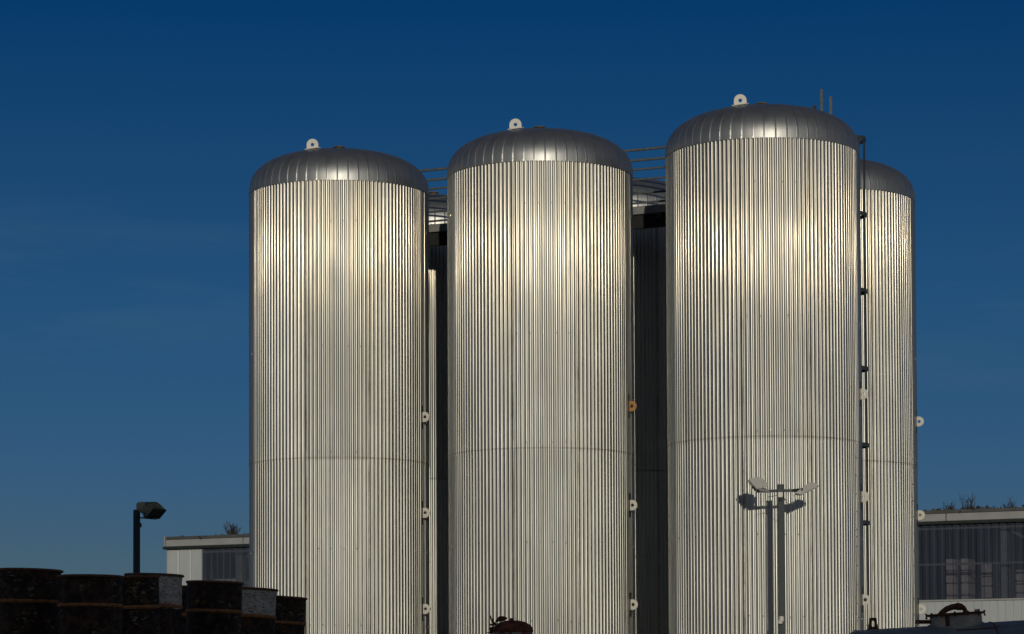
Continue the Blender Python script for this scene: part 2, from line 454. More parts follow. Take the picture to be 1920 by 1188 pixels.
def dome_mesh(seed):
    rng = random.Random(seed)
    G = 55; sub = [0, 0.022, 0.034, 0.20, 0.36, 0.52, 0.68, 0.84, 0.985]; hgt = [0, 0.0045, 0, 0, 0, 0, 0, 0, 0]
    H = 0.90; RD = TR + 0.008; NX = 2.5
    prof = [(RD, -0.045), (RD, -0.01)] + [(RD * math.cos(a) ** (2 / NX), H * math.sin(a) ** (2 / NX)) for a in [math.pi / 2 * (k / 30) ** 1.25 for k in range(0, 30)]]
    puff = [rng.uniform(-0.0012, 0.0012) for _ in range(G)]
    vs = []; n = G * len(sub)
    for i, (r, z) in enumerate(prof):
        for gi in range(G):
            for q, hh in zip(sub, hgt):
                t = 2 * math.pi * (gi + q) / G + R_(2.1)
                pf = puff[gi] * math.sin(math.pi * q) * min(1, max(0, (i - 1) / 6)) * (r / RD)
                k = (hh + pf) if i > 0 else 0
                rr_ = (r / RD) ** (NX - 1); nr = Vector((math.sin(t) * rr_, -math.cos(t) * rr_, (max(z, 0) / H) ** (NX - 1) * RD / H)).normalized()
                vs.append(Vector((r * math.sin(t), -r * math.cos(t), z)) + nr * k)
    fs = [(i * n + j, i * n + (j + 1) % n, (i + 1) * n + (j + 1) % n, (i + 1) * n + j) for i in range(len(prof) - 1) for j in range(n)]
    vs.append(Vector((0, 0, H))); a = len(vs) - 1; b = (len(prof) - 1) * n
    fs += [(b + j, b + (j + 1) % n, a) for j in range(n)]
    # screws at the foot of each seam
    for gi in range(G):
        for dz in (0.02, 0.16):
            t = 2 * math.pi * (gi + 0.06) / G + R_(2.1); n0 = len(vs); r = RD * (1 - (dz / H) ** NX) ** (1 / NX)
            for rr, e in ((r - 0.004, 0.012), (r + 0.006, 0.007)):
                for u, v in ((-1, -1), (1, -1), (1, 1), (-1, 1)):
                    vs.append(Vector((rr * math.sin(t + u * e / r), -rr * math.cos(t + u * e / r), dz + v * e)))
            fs += [(n0 + 4, n0 + 5, n0 + 6, n0 + 7)] + [(n0 + q, n0 + (q + 1) % 4, n0 + 4 + (q + 1) % 4, n0 + 4 + q) for q in range(4)]
    me = bpy.data.meshes.new('dome'); me.from_pydata(vs, [], fs); me.materials.append(M['dome'])
    for p in me.polygons: p.use_smooth = True
    me.update(); return me

def lug_outline(w, straight, n=14):
    return [(-w, 0), (w, 0)] + [(w * math.cos(math.pi * k / n), straight + w * math.sin(math.pi * k / n)) for k in range(n + 1)]

def side_lug(parent, theta, z, material, label=None):
    """D shaped plate standing off the wall on edge, with the dark slot cut in the cladding behind it"""
    o = lug_outline(0.108, 0.075)
    rt = Vector((math.sin(theta), -math.cos(theta), 0)); tg = Vector((math.cos(theta), math.sin(theta), 0)); r0 = TR - 0.015
    fr = lambda x, zz, y: rt * (zz) + Vector((0, 0, x)) + tg * y
    b = MB(); b.plate_hole(o, (0.0, 0.078), 0.036, 0.03, fr)
    ob = b.build('lifting_lug', material, parent, loc=rt * r0 + Vector((0, 0, z)), bevel=0.002)
    if label: ob['label'] = label
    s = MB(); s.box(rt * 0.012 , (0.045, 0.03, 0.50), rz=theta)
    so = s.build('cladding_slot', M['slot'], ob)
    return ob

clad_meshes = [cladding_mesh(s) for s in (11, 23, 37)]
dome_meshes = [dome_mesh(s) for s in (3, 5)]
ring = MB(); ring.lathe([(TR - 0.09, ZR - 0.014), (TR - 0.003, ZR - 0.014), (TR - 0.003, ZR + 0.012), (TR - 0.09, ZR + 0.012)], 96, cap0=False, cap1=False)
base = MB(); base.lathe([(TR - 0.12, 0.001), (TR + 0.25, 0.001), (TR + 0.25, 0.25), (TR - 0.12, 0.25), (TR - 0.12, 0.34)], 96)
capm = MB(); capm.lathe([(0.085, -0.06), (0.085, 0.045), (0.125, 0.045), (0.125, 0.068), (0.09, 0.07), (0.09, 0.092), (0.125, 0.094), (0.125, 0.118), (0.05, 0.126)], 32)

def tank(X, Y, label, variant, lugang, rusty=False, capz=1.0):
    t = thing('storage_tank', label, 'tank', (X, Y, 0), 0, 'corrugated storage tanks with domed tops')
    link('cladding', clad_meshes[variant], t)
    link('dome', dome_meshes[variant % 2], t, loc=(0, 0, ZR + 0.035))
    ring.build('rim_seal', M['trim'], t, smooth=True)
    base.build('plinth', M['concrete'], t)
    capm.build('vent_cap', M['cap'], t, smooth=True, loc=(0, 0, ZR + 0.98))
    # top lug with its pad plate
    x, y = -0.51, -0.92; zz = ZR + 0.035 + 0.90 * (1 - (math.hypot(x, y) / TR) ** 2.5) ** 0.4
    b = MB(); b.plate_hole(lug_outline(0.126, 0.165), (0, 0.165), 0.037, 0.03, lambda a, c, d: Vector((a, d, c)))
    lg = b.build('lifting_lug', M['lug'], t, loc=(x, y, zz - 0.065), rz=R_(-4), bevel=0.002)
    rh = math.hypot(x, y); nrm = Vector((x / rh * (rh / TR) ** 1.5, y / rh * (rh / TR) ** 1.5, ((zz - ZR - 0.035) / 0.90) ** 1.5 * TR / 0.90)).normalized()
    pd = MB(); q = nrm.to_track_quat('Z', 'Y').to_matrix()
    pd.box((0, 0, 0.087), (0.29, 0.18, 0.016), M4=q); pd.build('pad_plate', M['lug'], lg)
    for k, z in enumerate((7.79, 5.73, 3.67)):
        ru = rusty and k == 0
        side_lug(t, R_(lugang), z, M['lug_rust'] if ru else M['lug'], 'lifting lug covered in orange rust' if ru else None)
    return t

TK = [(-3.729, 58.76), (0.625, 56.85), (5.110, 54.70), (7.016, 59.96)]
BK = (1.906, 5.265)
tank(*TK[0], 'tall silver corrugated tank at the left end of the front row, behind the black drums', 0, 69)
tank(*TK[1], 'silver corrugated tank in the middle of the front row, with one rusty orange lug', 1, 69, rusty=True)
tank(*TK[2], 'silver corrugated tank with the shadow of the two-headed floodlight on its wall', 2, 74)
tank(*TK[3], 'sunlit corrugated tank at far right, half hidden behind the caged ladder', 1, 74)
tank(TK[0][0] + BK[0], TK[0][1] + BK[1], 'shaded rear tank glimpsed in the narrow gap right of the leftmost tank', 2, 74)
tank(TK[1][0] + BK[0], TK[1][1] + BK[1], 'shaded rear tank glimpsed behind the rusty lug, with rail shadows on its dome', 0, 74)

# ------------------------------------------------------------------ walkway between the rows
U = Vector((0.9087, -0.4174, 0)); V_ = Vector((0.4174, 0.9087, 0))
wa = math.atan2(U.y, U.x)
ww = thing('walkway', 'galvanised steel walkway with triple railings running high between the tank rows', 'walkway', (-0.6, 60.44, 0), wa)
t0, t1, hw, zf = -4.1, 8.16, 0.52, 12.34
b = MB(); b.box(((t0 + t1) / 2, 0, zf - 0.02), (t1 - t0, 2 * hw - 0.02, 0.04)); b.build('deck', M['deck'], ww)
for sg in (-1, 1):
    b = MB(); x0 = sg * (hw + 0.02)
    b.box(((t0 + t1) / 2, x0, zf - 0.08), (t1 - t0, 0.012, 0.17))
    b.box(((t0 + t1) / 2, x0 - sg * 0.036, zf - 0.158), (t1 - t0, 0.06, 0.012))
    b.build('side_channel', M['deck'], ww)
b = MB(); b.box(((t0 + t1) / 2, -hw + 0.10, zf - 0.315), (t1 - t0, 0.10, 0.29)); b.build('added_shade_beam', M['trim'], ww)  # added to block sun under the deck; near-black colour paints in its shade
for k in range(11):
    b = MB(); b.box((t0 + 0.2 + k * 1.19, 0, zf - 0.22), (0.10, 2 * hw, 0.11)); b.build('cross_beam', M['dkgreen'], ww)
for sg in (-1, 1):
    for hz, rr in ((0.29, 0.025), (0.81, 0.025), (1.24, 0.03)):
        b = MB(); b.tube([(t0, sg * hw, zf + hz), (t1, sg * hw, zf + hz)], rr, 10); b.build('rail', M['galv'], ww, smooth=True)
    for px_ in (-4.05, -2.35, 2.3, 5.3):
        if sg == -1 and px_ == 2.3: px_ = 2.2
        b = MB(); b.box((px_, sg * hw - sg * 0.03, zf + 0.60), (0.05, 0.012, 1.24)); b.build('rail_post', M['galv'], ww)
    b = MB(); tt = 8.12 if sg == -1 else 7.96; hp_ = 2.14 if sg == -1 else 2.23
    b.box((tt, sg * (hw + 0.035), zf - 0.19 + (hp_ + 0.19) / 2), (0.06, 0.03, hp_ + 0.19)); b.build('tall_post', M['galv'], ww, bevel=0.003)
b = MB()
b.box((7.96, -hw - 0.02, zf + 0.82), (0.03, 0.03, 1.6)); b.box((7.96, -hw - 0.05, zf + 1.68), (0.06, 0.07, 0.26)); b.box((7.905, -hw - 0.05, zf + 1.71), (0.05, 0.05, 0.08))
b.build('switch_box', M['dkgreen'], ww, bevel=0.003)
# short brackets to the tanks on either side carry the deck
for tt, sg in ((-3.2, 1), (1.2, 1), (7.0, 1), (-2.4, -1), (2.2, -1)):
    b = MB(); b.box((tt, sg * (hw + 0.2), zf - 0.23), (0.12, 0.55, 0.10)); b.build('wall_bracket', M['dkgreen'], ww)

# ladder with safety cage at the end of the walkway
cc = Vector((-0.6, 60.44, 0)) + U * 8.53
ld = thing('caged_ladder', 'dark steel ladder with hooped safety cage beside the floodlit tank', 'ladder', (cc.x, cc.y, 0), wa)
for sg in (-1, 1):
    b = MB(); b.box((-0.33, sg * 0.21, 6.75), (0.05, 0.018, 13.5)); b.build('stile', M['dkgreen'], ld)
rg = MB(); rg.tube([(0, -0.2, 0), (0, 0.2, 0)], 0.012, 8); r0 = rg.build('rung', M['dkgreen'], ld, loc=(-0.33, 0, 0.3))
for k in range(1, 40):
    r = r0.copy(); C.objects.link(r); r.location = (-0.33, 0, 0.3 + k * 0.31)
def hoop_pts(r):
    return [(-0.33, -0.21), (-0.2, -0.30)] + [(r * math.cos(a), r * math.sin(a)) for a in [R_(-110 + 220 * k / 22) for k in range(23)]] + [(-0.2, 0.30), (-0.33, 0.21)]
for z in (13.47, 11.87, 10.25, 8.63, 7.02, 5.39, 3.77):
    P = hoop_pts(0.345); vs = []
    for (x, y) in P:
        n = Vector((x, y, 0)).normalized()
        for d, e in ((0, -0.04), (0.012, -0.04), (0.012, 0.04), (0, 0.04)): vs.append(Vector((x, y, z + e)) + n * d)
    fs = [(i * 4 + j, i * 4 + (j + 1) % 4, (i + 1) * 4 + (j + 1) % 4, (i + 1) * 4 + j) for i in range(len(P) - 1) for j in range(4)]
    b = MB(); b.add(vs, fs + [(0, 1, 2, 3), tuple((len(P) - 1) * 4 + j for j in (3, 2, 1, 0))]); b.build('hoop', M['dkgreen'], ld)
for a in (-75, -37, 0, 37, 75):
    b = MB(); x, y = 0.333 * math.cos(R_(a)), 0.333 * math.sin(R_(a))
    b.box((x, y, 8.6), (0.022, 0.06, 9.8), rz=R_(a)); b.build('strap', M['dkgreen'], ld)

# ------------------------------------------------------------------ floodlight masts
def zp(zx, zy, ox, oy, sc, Y):      # enlarged-view point -> photo pixel -> world
    return at(ox + zx / sc, oy + zy / sc, Y)

Yp = 51.5
pb = at(1464, 908, Yp)
fm = thing('floodlight_mast', 'two-headed floodlight mast casting its shadow on the tank behind', 'floodlight', (pb.x, pb.y, 0), 0, 'floodlights on square poles')
def L8(zx, zy, dy): return zp(zx, zy, 1360, 870, 8.485, Yp) - Vector((pb.x, pb.y, 0)) + Vector((0, dy, 0))
b = MB(); b.box((0, 0, pb.z / 2), (0.118, 0.118, pb.z), rz=R_(4)); b.box((0, 0, pb.z + 0.004), (0.126, 0.126, 0.008), rz=R_(4)); b.box((0, 0, 0.01), (0.32, 0.32, 0.02)); b.build('pole', M['pole'], fm, bevel=0.006)
b = MB(); b.bar(L8(690, 420, 0.0), L8(820, 415, 0.0), 0.05, 0.052); b.bar(L8(940, 413, 0.0), L8(1050, 410, 0.0), 0.05, 0.05); b.bar(L8(818, 414, -0.075), L8(942, 411, -0.075), 0.03, 0.055); b.build('crossarm', M['pole'], fm, bevel=0.003)
# head aimed left
b = MB(); b.hull([L8(x, y, -0.17) for x, y in ((372, 240), (490, 199), (598, 236), (575, 385), (492, 398), (430, 330))] + [L8(x, y, 0.26) for x, y in ((380, 240), (500, 205), (625, 252), (590, 392), (500, 395))] )
b.hull([L8(x, y, -0.10) for x, y in ((600, 245), (640, 265), (665, 300), (668, 335), (640, 382), (585, 380))] + [L8(x, y, 0.2) for x, y in ((605, 250), (640, 270), (660, 320), (640, 380), (590, 380))])
h1 = b.build('lamp_head', M['lamp'], fm, bevel=0.006)
gl = MB(); gl.hull([L8(x, y, d) for x, y in ((366, 244), (376, 240), (486, 404), (494, 398)) for d in (-0.16, 0.25)]); gl.build('lamp_glass', M['glass'], h1)
bk = MB(); bk.bar(L8(525, 405, -0.16), L8(690, 425, -0.03), 0.02, 0.055); bk.bar(L8(525, 408, 0.26), L8(690, 425, 0.03), 0.02, 0.045); bk.hull([L8(x, y, d) for x, y in ((600, 375), (655, 372), (660, 405), (600, 400)) for d in (-0.03, 0.03)]); bk.build('yoke', M['lamp'], h1)
# head aimed right
b = MB(); b.hull([L8(x, y, -0.17) for x, y in ((1112, 466), (1125, 440), (1215, 385), (1320, 292), (1400, 300), (1475, 338), (1180, 488))] + [L8(x, y, 0.22) for x, y in ((1130, 462), (1225, 392), (1325, 305), (1400, 312), (1460, 336), (1180, 480))])
h2 = b.build('lamp_head', M['lamp'], fm, bevel=0.006)
gl = MB(); gl.hull([L8(x, y, d) for x, y in ((1180, 489), (1478, 339), (1484, 350), (1300, 442), (1178, 500)) for d in (-0.175, 0.225)]); gl.build('lamp_glass', M['glass'], h2)
bk = MB(); bk.bar(L8(1050, 412, -0.03), L8(1215, 402, -0.18), 0.02, 0.045); bk.bar(L8(1050, 412, 0.03), L8(1215, 402, 0.235), 0.02, 0.045); bk.hull([L8(x, y, d) for x, y in ((1020, 385), (1048, 372), (1052, 440), (1020, 432)) for d in (-0.04, 0.04)]); bk.build('yoke', M['dkgreen'], h2)
b = MB(); b.box(L8(866, 484, -0.095), (0.088, 0.06, 0.098)); b.build('junction_box', M['white'], fm, bevel=0.006)
b = MB()
for pts in (((905, 490), (930, 540), (960, 600), (1005, 635), (1050, 610), (1075, 560), (1075, 500), (1110, 470)), ((855, 525), (850, 545), (865, 575), (885, 575), (890, 540)), ((825, 490), (760, 505), (700, 512), (665, 520), (655, 548), (668, 552))):
    b.tube([L8(x, y, -0.10) for x, y in pts], 0.006, 6)
b.build('cable', M['black'], fm, smooth=True)
pl = at(1464, 1162, Yp) - Vector((pb.x, pb.y, 0))
b = MB(); b.lathe([(0.02, -0.05), (0.045, -0.045), (0.052, 0.0), (0.045, 0.05), (0.02, 0.06)], 20, c=pl + Vector((0.0, -0.125, 0.02))); b.lathe([(0.02, -0.035), (0.05, -0.03), (0.05, 0.03), (0.02, 0.035)], 20, c=pl + Vector((-0.025, -0.11, -0.035)))
b.build('sensor', M['white'], fm, smooth=True)

Yl = 52.8
pq = at(256.3, 954.5, Yl)
fl = thing('floodlight_pole', 'dark single-headed floodlight on a square pole, standing against the sky behind the drums', 'floodlight', (pq.x, pq.y, 0), 0, 'floodlights on square poles')
def L3(zx, zy, dy): return zp(zx, zy, 230, 920, 6.99, Yl) - Vector((pq.x, pq.y, 0)) + Vector((0, dy, 0))
b = MB(); b.box((0, 0, pq.z / 2), (0.108, 0.108, pq.z), rz=R_(28)); b.box((0, 0, 0.01), (0.32, 0.32, 0.02), rz=R_(28)); b.build('pole', M['pole'], fl, bevel=0.005)
b = MB(); b.hull([L3(420, 232, -0.16), L3(332, 350, -0.16), L3(560, 238, 0.14), L3(466, 352, 0.14), L3(262, 205, -0.15), L3(300, 345, -0.15), L3(470, 150, 0.14), L3(505, 190, 0.14), L3(400, 160, -0.13)])
b.hull([L3(186, 170, -0.10), L3(210, 145, -0.10), L3(186, 240, -0.10), L3(240, 250, -0.1), L3(300, 150, -0.1), L3(210, 142, 0.14), L3(435, 128, 0.14), L3(475, 155, 0.14), L3(300, 330, -0.1), L3(400, 300, 0.12), L3(262, 270, -0.1)])
hd = b.build('lamp_head', M['dkgreen'], fl, bevel=0.008)
g_ = MB(); g_.hull([L3(414, 230, -0.172), L3(330, 354, -0.172), L3(568, 238, 0.15), L3(468, 357, 0.15), L3(424, 233, -0.15), L3(338, 350, -0.15), L3(556, 236, 0.16), L3(460, 350, 0.16)]); g_.build('lamp_glass', M['glass'], hd)
g_ = MB(); g_.bar(L3(232, 345, 0), L3(445, 362, 0.0), 0.05, 0.025); g_.bar(L3(270, 215, -0.17), L3(300, 345, -0.17), 0.02, 0.03); g_.bar(L3(300, 345, -0.18), L3(300, 350, 0.05), 0.03, 0.02); g_.build('yoke', M['dkgreen'], hd)
b = MB(); b.box(L3(237, 443, 0), (0.03, 0.05, 0.08)); b.build('junction_box', M['rust'], fl, bevel=0.003)

# ------------------------------------------------------------------ hall behind the tanks
A = at(312, 1006, 92.0); ZT = A.z
HD = Vector((0.914, -0.406, 0)).normalized(); ha = math.atan2(HD.y, HD.x)
hall = thing('storage_hall', 'long low hall behind the tanks with cream fascia and clear corrugated glazing', 'building', (A.x, A.y, 0), ha)
LEN, DEP = 46.0, 22.0
ZG, ZB = ZT - 0.42, ZT - 2.67       # top and foot of the glazing
def onfacade(px, y_off=0.0):
    """distance along the facade of the point seen at photo column px"""
    d = at(px, 1050, 100) - Vector((0, 0, EYE)); d.z = 0
    o = Vector((A.x, A.y, 0)) + Vector((0.406, 0.914, 0)) * y_off
    a, b_, c_, e_ = d.x, -HD.x, d.y, -HD.y
    det = a * e_ - b_ * c_
    return (a * o.y - c_ * o.x) / det
SG = onfacade(374)                     # the glazing starts here
b = MB()   # roof slab, then walls
b.box((LEN / 2, DEP / 2, ZT - 0.28), (LEN, DEP, 0.22)); b.build('roof', M['flash'], hall)
b = MB(); b.box((LEN / 2 + 0.06, -0.02, ZT - 0.05), (LEN - 0.1, 0.34, 0.10)); b.build('roof_flashing', M['flash'], hall)
b = MB()
s = 0.07
while s < LEN:
    b.box((s + 1.49, -0.05, ZT - 0.215), (2.97, 0.20, 0.22)); s += 3.0
b.box((0.045, -0.03, ZT - 0.16), (0.04, 0.36, 0.34))
b.build('fascia', M['fascia'], hall, bevel=0.006)
b = MB(); b.box((LEN / 2 - 0.05, -0.08, ZT - 0.375), (LEN, 0.22, 0.095)); b.build('gutter', M['gutter'], hall, bevel=0.02)
def sheet(s0, s1, z0, z1, pitch, depth, y0, mb, prof='box'):
    n = int((s1 - s0) / pitch); xs = []
    for k in range(n + 1):
        x = s0 + k * pitch
        xs += [(x, 0), (x + pitch * 0.06, 1), (x + pitch * 0.90, 1), (x + pitch * 0.96, 0)] if prof == 'box' else [(x, 0), (x + pitch * 0.30, 0), (x + pitch * 0.42, 1), (x + pitch * 0.88, 1)]
    vs = [(x, y0 - depth * h, z) for z in (z0, z1) for x, h in xs]; m_ = len(xs)
    return mb.add(vs, [(i, i + 1, m_ + i + 1, m_ + i) for i in range(m_ - 1)])
b = MB(); sheet(0.02, SG - 0.24, 0.02, ZG + 0.02, 0.48, 0.02, 0, b); b.box((SG / 2, 0.07, ZG / 2), (SG, 0.1, ZG)); b.build('corner_wall', M['wall'], hall)
b = MB(); sheet(SG, LEN - 0.3, 0.02, ZB - 0.06, 0.237, 0.025, 0, b); b.box(((SG + LEN) / 2, 0.08, ZB / 2 - 0.05), (LEN - SG, 0.1, ZB - 0.1)); b.build('lower_wall', M['wall'], hall)
b = MB(); b.box(((SG + LEN) / 2, -0.02, ZB - 0.03), (LEN - SG, 0.12, 0.05)); b.build('glazing_sill', M['fascia'], hall)
b = MB(); sheet(SG + 0.02, LEN - 0.3, ZB, ZG + 0.02, 0.237, 0.045, 0.0, b, 'trap'); go = b.build('glazing', M['glaz'], hall)
go.data.materials.append(M['glaz_rib'])
for p in go.data.polygons:
    if p.index % 4 in (1, 3): p.material_index = 1
b = MB()
for z in (ZB + 1.06, ZG - 0.12): b.box(((SG + LEN) / 2, 0.09, z), (LEN - SG, 0.05, 0.06))
b.build('glazing_rail', M['steelcol'], hall)
b = MB(); b.box((LEN / 2, DEP, ZT / 2 - 0.2), (LEN, 0.2, ZT - 0.4)); b.box((0.06, DEP / 2 + 0.1, ZT / 2 - 0.2), (0.12, DEP - 0.2, ZT - 0.4)); b.box((LEN, DEP / 2, ZT / 2 - 0.2), (0.12, DEP - 0.2, ZT - 0.4)); b.build('side_wall', M['inside'], hall)
for px in (1886, 1150, 452):
    s = onfacade(px, 0.6)
    b = MB(); b.box((s, 0.6, ZG / 2), (0.24, 0.3, ZG)); b.build('column', M['steelcol'], hall)
    b = MB(); b.bar((s + 0.15, 0.6, ZG - 0.2), (s + 1.5, 0.6, ZG - 0.9), 0.08, 0.09); b.bar((s + 0.12, 0.6, ZG - 0.1), (s + 3.0, 0.6, ZG - 0.1), 0.08, 0.09); b.build('brace', M['steelcol'], hall)
s = onfacade(400, 0.6)
b = MB(); b.bar((s - 0.4, 0.5, ZB + 1.3), (s + 1.9, 0.5, ZB + 0.1), 0.05, 0.06); b.build('brace', M['steelcol'], hall)
hm = hall.matrix_basis.copy()
hallM = Matrix.Translation((A.x, A.y, 0)) @ Matrix.Rotation(ha, 4, 'Z')
# wrapped goods standing inside, seen dimly through the glazing
def stack(px0, px1, ytop, label, tiers=4, name='wrapped_stack', m='wrap', yo=1.3):
    s0, s1 = onfacade(px0, yo), onfacade(px1, yo); w = s1 - s0
    wp = hallM @ Vector(((s0 + s1) / 2, yo, 0)); top = at((px0 + px1) / 2, ytop, wp.y).z
    wp = hallM @ Vector(((s0 + s1) / 2, yo + 0.45, 0))
    t = thing(name, label, 'stack', (wp.x, wp.y, 0), ha, 'goods stacked inside the glazed hall')
    b = MB(); h = top / (tiers * 4)
    for k in range(tiers * 4): b.box((random.uniform(-.01, .01), 0, (k + 0.5) * h + 0.02), (w - 0.02, 0.8, h - 0.035))
    b.build('goods', M[m], t, bevel=0.02)
    b = MB()
    for k in range(tiers + 1): b.box((0, 0, max(0.02, k * h * 4 - 0.42)), (w + 0.06, 0.86, 0.04))
    b.build('pallet', M['crate'], t)
stack(1772, 1790, 1047, 'narrow pale stack in the hall glazing, nearest the rightmost tank')
stack(1799, 1816, 1046, 'pale stack in the hall glazing with a bright sunlit right edge')
stack(1838, 1863, 1053, 'wide pinkish stack in the hall glazing left of the steel column')
stack(1902, 1935, 1067, 'pinkish stack in the hall glazing at the right border, right of the steel column')
stack(398, 445, 1084, 'low pinkish stack in the hall glazing above the black drums', yo=1.6)

# dry growth on the roof edge
def bush(s, y, h, w, n, label, group='dry bushes growing on the hall roof', spiky=False):
    p = hallM @ Vector((s, y, ZT - 0.17))
    t = thing('dry_bush', label, 'bush', p, 0, group)
    b = MB()
    for k in range(n):
        a = random.uniform(0, 6.28); ex = random.uniform(0.1, 1) * w; hh = h * random.uniform(0.55, 1.0)
        p0 = Vector((random.uniform(-.08, .08), random.uniform(-.08, .08), 0)); p2 = Vector((math.cos(a) * ex, math.sin(a) * ex * 0.8, hh)); pm = p0.lerp(p2, 0.5) + Vector((math.cos(a) * 0.25 * ex, 0, 0.05))
        b.tube([p0, pm, p2], 0.008, 4, radii=[0.012, 0.009, 0.005])
        for q in range(4):
            f = random.uniform(0.35, 0.95); st = p0.lerp(p2, f); e = st + Vector((random.uniform(-.16, .16), random.uniform(-.1, .1), random.uniform(.06, .24))) * (h / 0.6)
            b.tube([st, e], 0.005, 3, radii=[0.007, 0.004])
    b.build('twigs', M['twig'], t)
    b = MB()
    for k in range(46):
        c = Vector((random.gauss(0, w * 0.7), random.gauss(0, 0.08), abs(random.gauss(0, 0.07)))); r = random.uniform(0.015, 0.05)
        q = [c + Vector((random.gauss(0, r), random.gauss(0, r), random.gauss(0, r))) for _ in range(4)]
        b.add(q, [(0, 1, 2), (0, 2, 3), (0, 1, 3), (1, 2, 3)])
    b.build('undergrowth', M['moss'], t)
for px, h, w, n, lab in ((435, 0.62, 0.32, 26, 'largest dry bush on the left part of the hall roof, beside the leftmost tank'),
                         (410, 0.28, 0.22, 7, 'small dry sprig on the hall roof left of the largest bush'),
                         (458, 0.28, 0.22, 8, 'small dry sprig on the hall roof touching the edge of the leftmost tank'),
                         (1782, 0.46, 0.30, 12, 'dry bush on the hall roof, first tall one right of the rightmost tank'),
                         (1817, 0.62, 0.30, 12, 'tallest spiky dry bush on the right part of the hall roof'),
                         (1897, 0.50, 0.22, 8, 'pale dead stem bush on the hall roof near the right border'),
                         (1761, 0.24, 0.2, 6, 'low dry sprig on the hall roof just right of the rightmost tank')):
    bush(onfacade(px, 0.55), 0.55, h, w, n, lab)
b = MB()
for k in range(3000):
    px = random.choice([random.uniform(325, 470), random.uniform(1730, 1980), random.uniform(1840, 1980), random.gauss(1855, 14), random.gauss(1745, 10), random.gauss(1820, 20)])
    s = onfacade(px, 0.5)
    c = Vector((s, 0.5 + random.gauss(0, 0.2), ZT - 0.10 + abs(random.gauss(0, 0.06 if px > 1700 else 0.04)))); r = random.uniform(0.015, 0.05)
    q = [c + Vector((random.gauss(0, r), random.gauss(0, r), random.gauss(0, r))) for _ in range(4)]
    b.add(q, [(0, 1, 2), (0, 2, 3), (0, 1, 3), (1, 2, 3)])
mo = b.build('roof_moss', M['moss'], None, loc=(A.x, A.y, 0), rz=ha)
tag(mo, 'dark moss and low dry growth along the hall roof edge', 'moss', kind='stuff')

# ------------------------------------------------------------------ old drums on the raised yard
ZY = 1.92
b = MB(); b.add([(-14, 24.55, ZY), (-1.2, 24.55, ZY), (-1.2, 36, ZY), (-14, 36, ZY), (-14, 24.55, 0), (-1.2, 24.55, 0), (-1.2, 36, 0), (-14, 36, 0)], [(0, 1, 2, 3), (4, 5, 1, 0), (5, 6, 2, 1), (6, 7, 3, 2), (7, 4, 0, 3)])
tag(b.build('raised_yard', M['concrete']), kind='structure')
DR, DH = 0.2855, 0.875
def drum(px, ytop, Y, label, black=True, seed=0.0, tilt=(0, 0)):
    p = at(px, ytop, Y)
    h = p.z - ZY
    t = thing('oil_drum', label, 'drum', (p.x - h * math.sin(R_(tilt[1])), p.y, ZY), 0, 'old oil drums in a row', rot=(R_(tilt[0]), R_(tilt[1]), seed * 2.0))
    t.rotation_mode = 'ZYX'
    rnd = random.Random(seed)
    dents = [(rnd.uniform(0, 6.28), rnd.uniform(0.05, 1), rnd.uniform(0.004, 0.012), rnd.uniform(0.15, 0.5)) for _ in range(14)]
    k = h / DH
    zs = [0.0, 0.012] + [0.05 + 0.79 * i / 22 for i in range(23)] + [0.85, 0.857]
    n = 72; b = MB(); vs = []
    for i, z in enumerate(zs):
        for j in range(n):
            a = 2 * math.pi * j / n; r = DR - 0.001 * (1 - math.cos(z * 60))
            for (da, dz, dd, dw) in dents:
                q = ((math.atan2(math.sin(a - da), math.cos(a - da))) / dw) ** 2 + ((z - dz) / (dw * 0.25)) ** 2
                r -= dd * math.exp(-q)
            vs.append(Vector((r * math.cos(a), r * math.sin(a), z * k)))
    fs = [(i * n + j, i * n + (j + 1) % n, (i + 1) * n + (j + 1) % n, (i + 1) * n + j) for i in range(len(zs) - 1) for j in range(n)]
    b.add(vs, fs); b.lathe([(DR - 0.01, 0.850 * k), (0.01, 0.852 * k)], 36)
    b.build('shell', drum_mat('drum_paint', black, seed * 3.1), t, smooth=True)
    wob = [rnd.uniform(-0.004, 0.004) for _ in range(8)]
    wf = lambda a, i: sum(wob[q] * math.cos((q + 1) * a + q) for q in range(4)) * 0.7
    for z in (0.265, 0.58):
        h_ = MB(); h_.lathe([(DR - 0.012, (z - 0.022) * k), (DR + 0.007, (z - 0.014) * k), (DR + 0.013, z * k), (DR + 0.007, (z + 0.014) * k), (DR - 0.012, (z + 0.022) * k)], 64, cap0=False, cap1=False, fn=wf)
        h_.build('rolling_hoop', M['hoop'] if black != 'plain' else M['rim'], t, smooth=True)
    for zt in (0.006, 0.862):
        h_ = MB(); h_.tube([((DR + 0.004 + wf(a, 0) * 0.5) * Vector((math.cos(a), math.sin(a), 0))) + Vector((0, 0, zt * k)) for a in [2 * math.pi * j / 56 for j in range(56)]], 0.0125, 8, closed=True)
        h_.build('drum_rim', M['rim'], t, smooth=True)
drum(57.5, 1066, 25.0, 'black drum with a rusty hoop, largest and leftmost of the row', True, 1.3, (0, 1.6))
drum(170, 1078, 24.4, 'very dark drum with a brown rim, right of the leftmost one', True, 2.1, (0, 0.5))
drum(244, 1078, 26.5, 'black drum with yellowish scuffs and a sagging orange hoop, before the white drum', True, 3.4, (3, -1))
drum(289, 1075, 27.25, 'drum with a cracked white top, under the single-headed floodlight', False, 4.2, (0, 1.5))
drum(403, 1089, 28.0, 'wide black scuffed drum standing between the two white-topped drums', True, 5.5, (0, 1.8))
drum(469, 1101, 29.2, 'drum with a scratched white top, in front of the leftmost tank', False, 6.7, (0, 2.8))
drum(528, 1117, 31.2, 'small black drum at the right end of the row, against the corrugated tank', True, 7.9, (0, 3))
